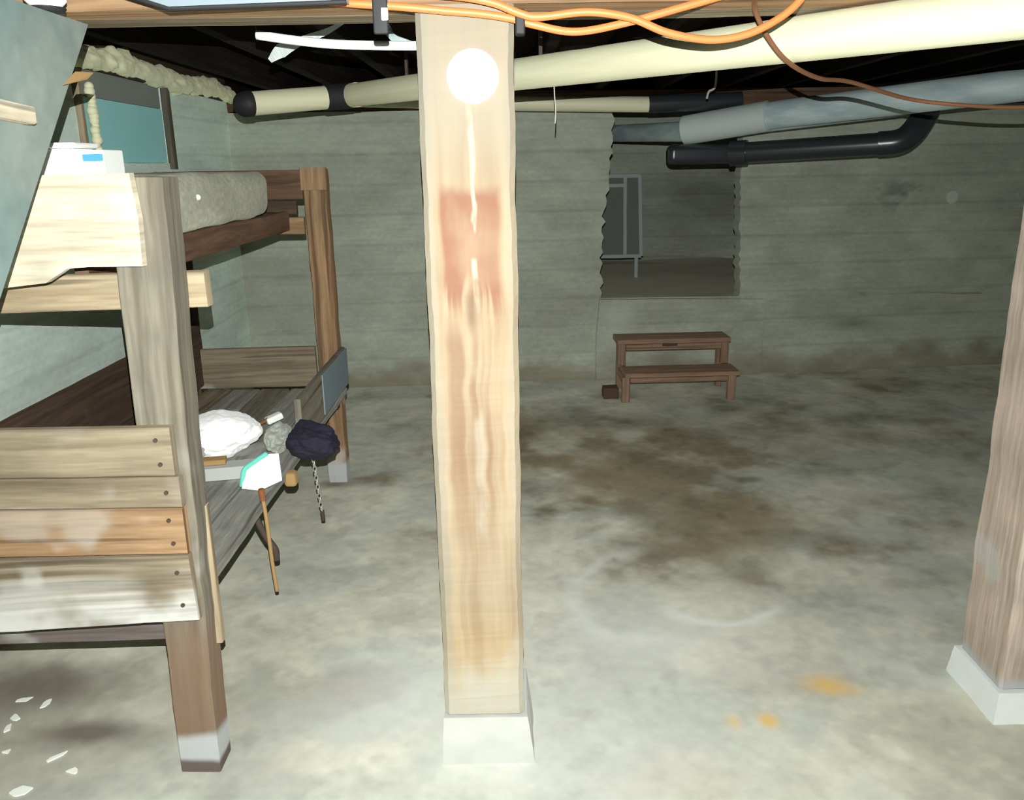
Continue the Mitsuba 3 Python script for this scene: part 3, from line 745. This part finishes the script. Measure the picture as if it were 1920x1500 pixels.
# wall spray foam
fb = tube([left_pt(y, 1.948 + 0.012 * math.sin(y * 5), 0.03) for y in np.arange(3.5, 5.74, 0.02)], 0.045, 40, curve=False)
fn_ = fb.vertex_normals
fd = 0.045 * (meshkit.fbm(fb.vertices * 16, 2, 3) - 0.5) + 0.034 * (meshkit.fbm(fb.vertices * 48, 3, 5) - 0.5)
fb = trimesh.Trimesh(fb.vertices + fn_ * fd[:, None], fb.faces, process=False)
solo('spray_foam', fb, 'foam', 'lumpy yellowish spray foam along the top of the left wall', 'insulation foam', smooth=True)
r2 = np.random.default_rng(11)
sp = []
for i in range(16):
    b = trimesh.creation.icosphere(2, r2.uniform(0.014, 0.022))
    b.apply_translation(left_pt(3.685 + r2.uniform(-0.01, 0.01) - 0.0 * i, 1.545 + 0.019 * i, 0.035))
    sp.append(b)
solo('spray_foam', trimesh.util.concatenate(sp), 'foam', 'narrow upright bead of yellow foam beside the blue window board', 'insulation foam', smooth=True)

# scraps of torn sheeting and lath between the joists
def ribbon(pts, w, t=0.003, seed=0):
    p = catmull(pts, 6)
    tt = np.gradient(p, axis=0)
    side = np.cross(tt, [0, 1.0, 0.3])
    side /= np.linalg.norm(side, axis=1, keepdims=True)
    nn = np.cross(side, tt)
    nn /= np.linalg.norm(nn, axis=1, keepdims=True)
    w = np.interp(np.linspace(0, 1, len(p)), np.linspace(0, 1, len(w)), w)[:, None]
    jit = (meshkit.noise(p * 40, seed)[:, None] - 0.5) * 0.012
    ring = [p + side * w + nn * (t + jit), p - side * w + nn * (t - jit), p - side * w - nn * (t + jit), p + side * w - nn * (t - jit)]
    V = np.stack(ring, 1).reshape(-1, 3)
    Fc = []
    for i in range(len(p) - 1):
        for k in range(4):
            k2 = (k + 1) % 4
            Fc += [(4 * i + k, 4 * i + k2, 4 * i + 4 + k2), (4 * i + k, 4 * i + 4 + k2, 4 * i + 4 + k)]
    e = 4 * (len(p) - 1)
    Fc += [(0, 2, 1), (0, 3, 2), (e, e + 1, e + 2), (e, e + 2, e + 3)]
    return trimesh.Trimesh(V, np.array(Fc), process=False)


solo('torn_sheeting', ribbon([(-0.775, 3.0, 1.838), (-0.735, 3.0, 1.868), (-0.66, 3.0, 1.90), (-0.59, 3.02, 1.925), (-0.52, 3.05, 1.965)], [0.008, 0.022, 0.012, 0.010, 0.004], seed=1), 'tape_silver', 'torn silvery scrap of sheeting hanging behind the white tube', 'sheeting')
solo('torn_sheeting', ribbon([(-0.40, 3.0, 1.965), (-0.37, 2.98, 1.905), (-0.33, 2.97, 1.885), (-0.27, 2.97, 1.872)], [0.012, 0.012, 0.010, 0.006], seed=2), 'duct_grey', 'bent grey strip hanging between the black strap and the white tube', 'sheeting')
solo('wire_hook', tube([(1.02, 4.6, 1.80), (1.03, 4.6, 1.835), (1.06, 4.6, 1.86), (1.065, 4.6, 1.965)], 0.006, 8), 'web', 'short pale bent wire hanging over the grey vent pipe', 'wire', smooth=True)
solo('cobweb_thread', tube([(0.15, 2.862, 1.735), (0.152, 2.862, 1.70), (0.155, 2.862, 1.66), (0.153, 2.862, 1.62)], 0.0022, 6), 'web', 'dusty cobweb thread hanging under the drain pipe right of the post', 'cobweb', smooth=True)

# ------------------------------------------------------------------ step stool below the opening
ss = thing('step_stool', 'small brown wooden two-step stool against the far wall under the opening', 'step stool')


def sb(p0, p1, w, t, up, pal=9):
    return board(p0, p1, w, t, up=up, pal=pal, ch=0.003)


UPZ = (0, 0, 1)
put(ss + '__tread', sb((0.70, 5.62, 0.352), (1.45, 5.645, 0.352), 0.22, 0.03, UPZ), 'wood')
put(ss + '__tread', sb((0.725, 5.40, 0.178), (1.46, 5.42, 0.178), 0.22, 0.028, UPZ), 'wood')
for x, dy in ((0.735, 0.0), (1.42, 0.022)):
    put(ss + '__leg', sb((x, 5.685 + dy, 0.0), (x, 5.685 + dy, 0.336), 0.035, 0.07, (0, -1, 0)), 'wood')
    put(ss + '__leg', sb((x, 5.545 + dy, 0.193), (x, 5.545 + dy, 0.336), 0.05, 0.05, (0, -1, 0)), 'wood')
    put(ss + '__leg', sb((x, 5.325 + dy, 0.0), (x, 5.325 + dy, 0.163), 0.05, 0.05, (0, -1, 0)), 'wood')
    put(ss + '__side_rail', sb((x, 5.355 + dy, 0.13), (x, 5.645 + dy, 0.13), 0.03, 0.05, UPZ), 'wood')
put(ss + '__apron', sb((0.762, 5.535, 0.312), (1.393, 5.555, 0.312), 0.04, 0.02, (0, -1, 0)), 'wood')
put(ss + '__apron', sb((0.762, 5.315, 0.142), (1.393, 5.335, 0.142), 0.03, 0.02, (0, -1, 0)), 'wood')
put(ss + '__hand_slot', tm(rbox((1.0, 5.527, 0.318), (1.10, 5.534, 0.334), 0.003)), 'nail_iron')
m = rough(tm(rbox((0.60, 5.40, -0.003), (0.70, 5.50, 0.07), 0.008)), 0.025, 0.004, 30, 4)
solo('brick', m, 'brick_brown', 'dark brown broken brick on the floor left of the step stool', 'brick', smooth=30)

# window frame standing in the crawl space
wf = thing('window_screen', 'pale-framed window screen standing inside the crawl space opening', 'window screen')
fx0, fx1, fy = 0.30, 1.10, 7.2
zb, zt = 0.735, 1.385
for a, b in (((fx0, zb), (fx1, zb)), ((fx1, zb), (fx1 - 0.025, zt)), ((fx0, zt), (fx1 - 0.025, zt)), ((0.965, zb), (0.955, zt)), ((fx0, zb), (fx0, zt)), ((fx0, 1.31), (0.955, 1.31))):
    put(wf + '__frame_bar', board((a[0], fy, a[1]), (b[0], fy, b[1]), 0.03, 0.025, up=(0, -1, 0), pal=4), 'frame_paint')
for k in [k for k in scene if k.startswith(wf + '__frame_bar')]:
    pass
put(wf + '__screen', slab((fx0, fy + 0.003, zb), (fx1 - 0.02, fy + 0.006, zt)), 'mesh_grey')
for x in (0.36, 1.06):
    put(wf + '__foot', board((x, fy, 0.53), (x, fy, 0.73), 0.03, 0.025, up=(0, -1, 0), pal=4), 'frame_paint')

# ------------------------------------------------------------------ paint chips on the floor
chips = [(-1.454, 2.196, 0.022, 0.012, 0.4, 'near the dark stain under the bunk end, farthest left'), (-1.378, 2.178, 0.010, 0.026, -0.2, 'upright sliver beside the dark stain under the bunk end'),
         (-1.427, 2.064, 0.009, 0.02, 0.1, 'middle one at the left edge below the stain'), (-1.226, 1.941, 0.028, 0.009, 0.9, 'long slanting sliver below the brown stain'),
         (-1.158, 1.879, 0.016, 0.017, 0.2, 'roundish one nearest the bunk leg'), (-1.252, 1.813, 0.03, 0.02, 0.6, 'largest and nearest one at the bottom left'),
         (-1.367, 1.966, 0.018, 0.01, 0.2, 'small flat one at the left edge'), (-1.43, 2.11, 0.014, 0.02, 0.6, 'tiny one at the left edge beside the stain')]
rc = np.random.default_rng(5)
for x, y, lx, ly_, rot, txt in chips:
    ang = np.sort(rc.uniform(0, 2 * np.pi, 9))
    q = np.c_[lx * np.cos(ang) * rc.uniform(0.7, 1.1, 9), ly_ * np.sin(ang) * rc.uniform(0.7, 1.1, 9)]
    m = trimesh.creation.extrude_polygon(Polygon(q).convex_hull, 0.0035, engine='earcut')
    m.apply_transform(trimesh.transformations.rotation_matrix(rot, [0, 0, 1]))
    m.apply_translation((x, y, -0.002))
    solo('paint_chip', m, 'paint_chip', 'pale paint chip on the floor, ' + txt, 'paint chip', group='paint chips on the floor at left')
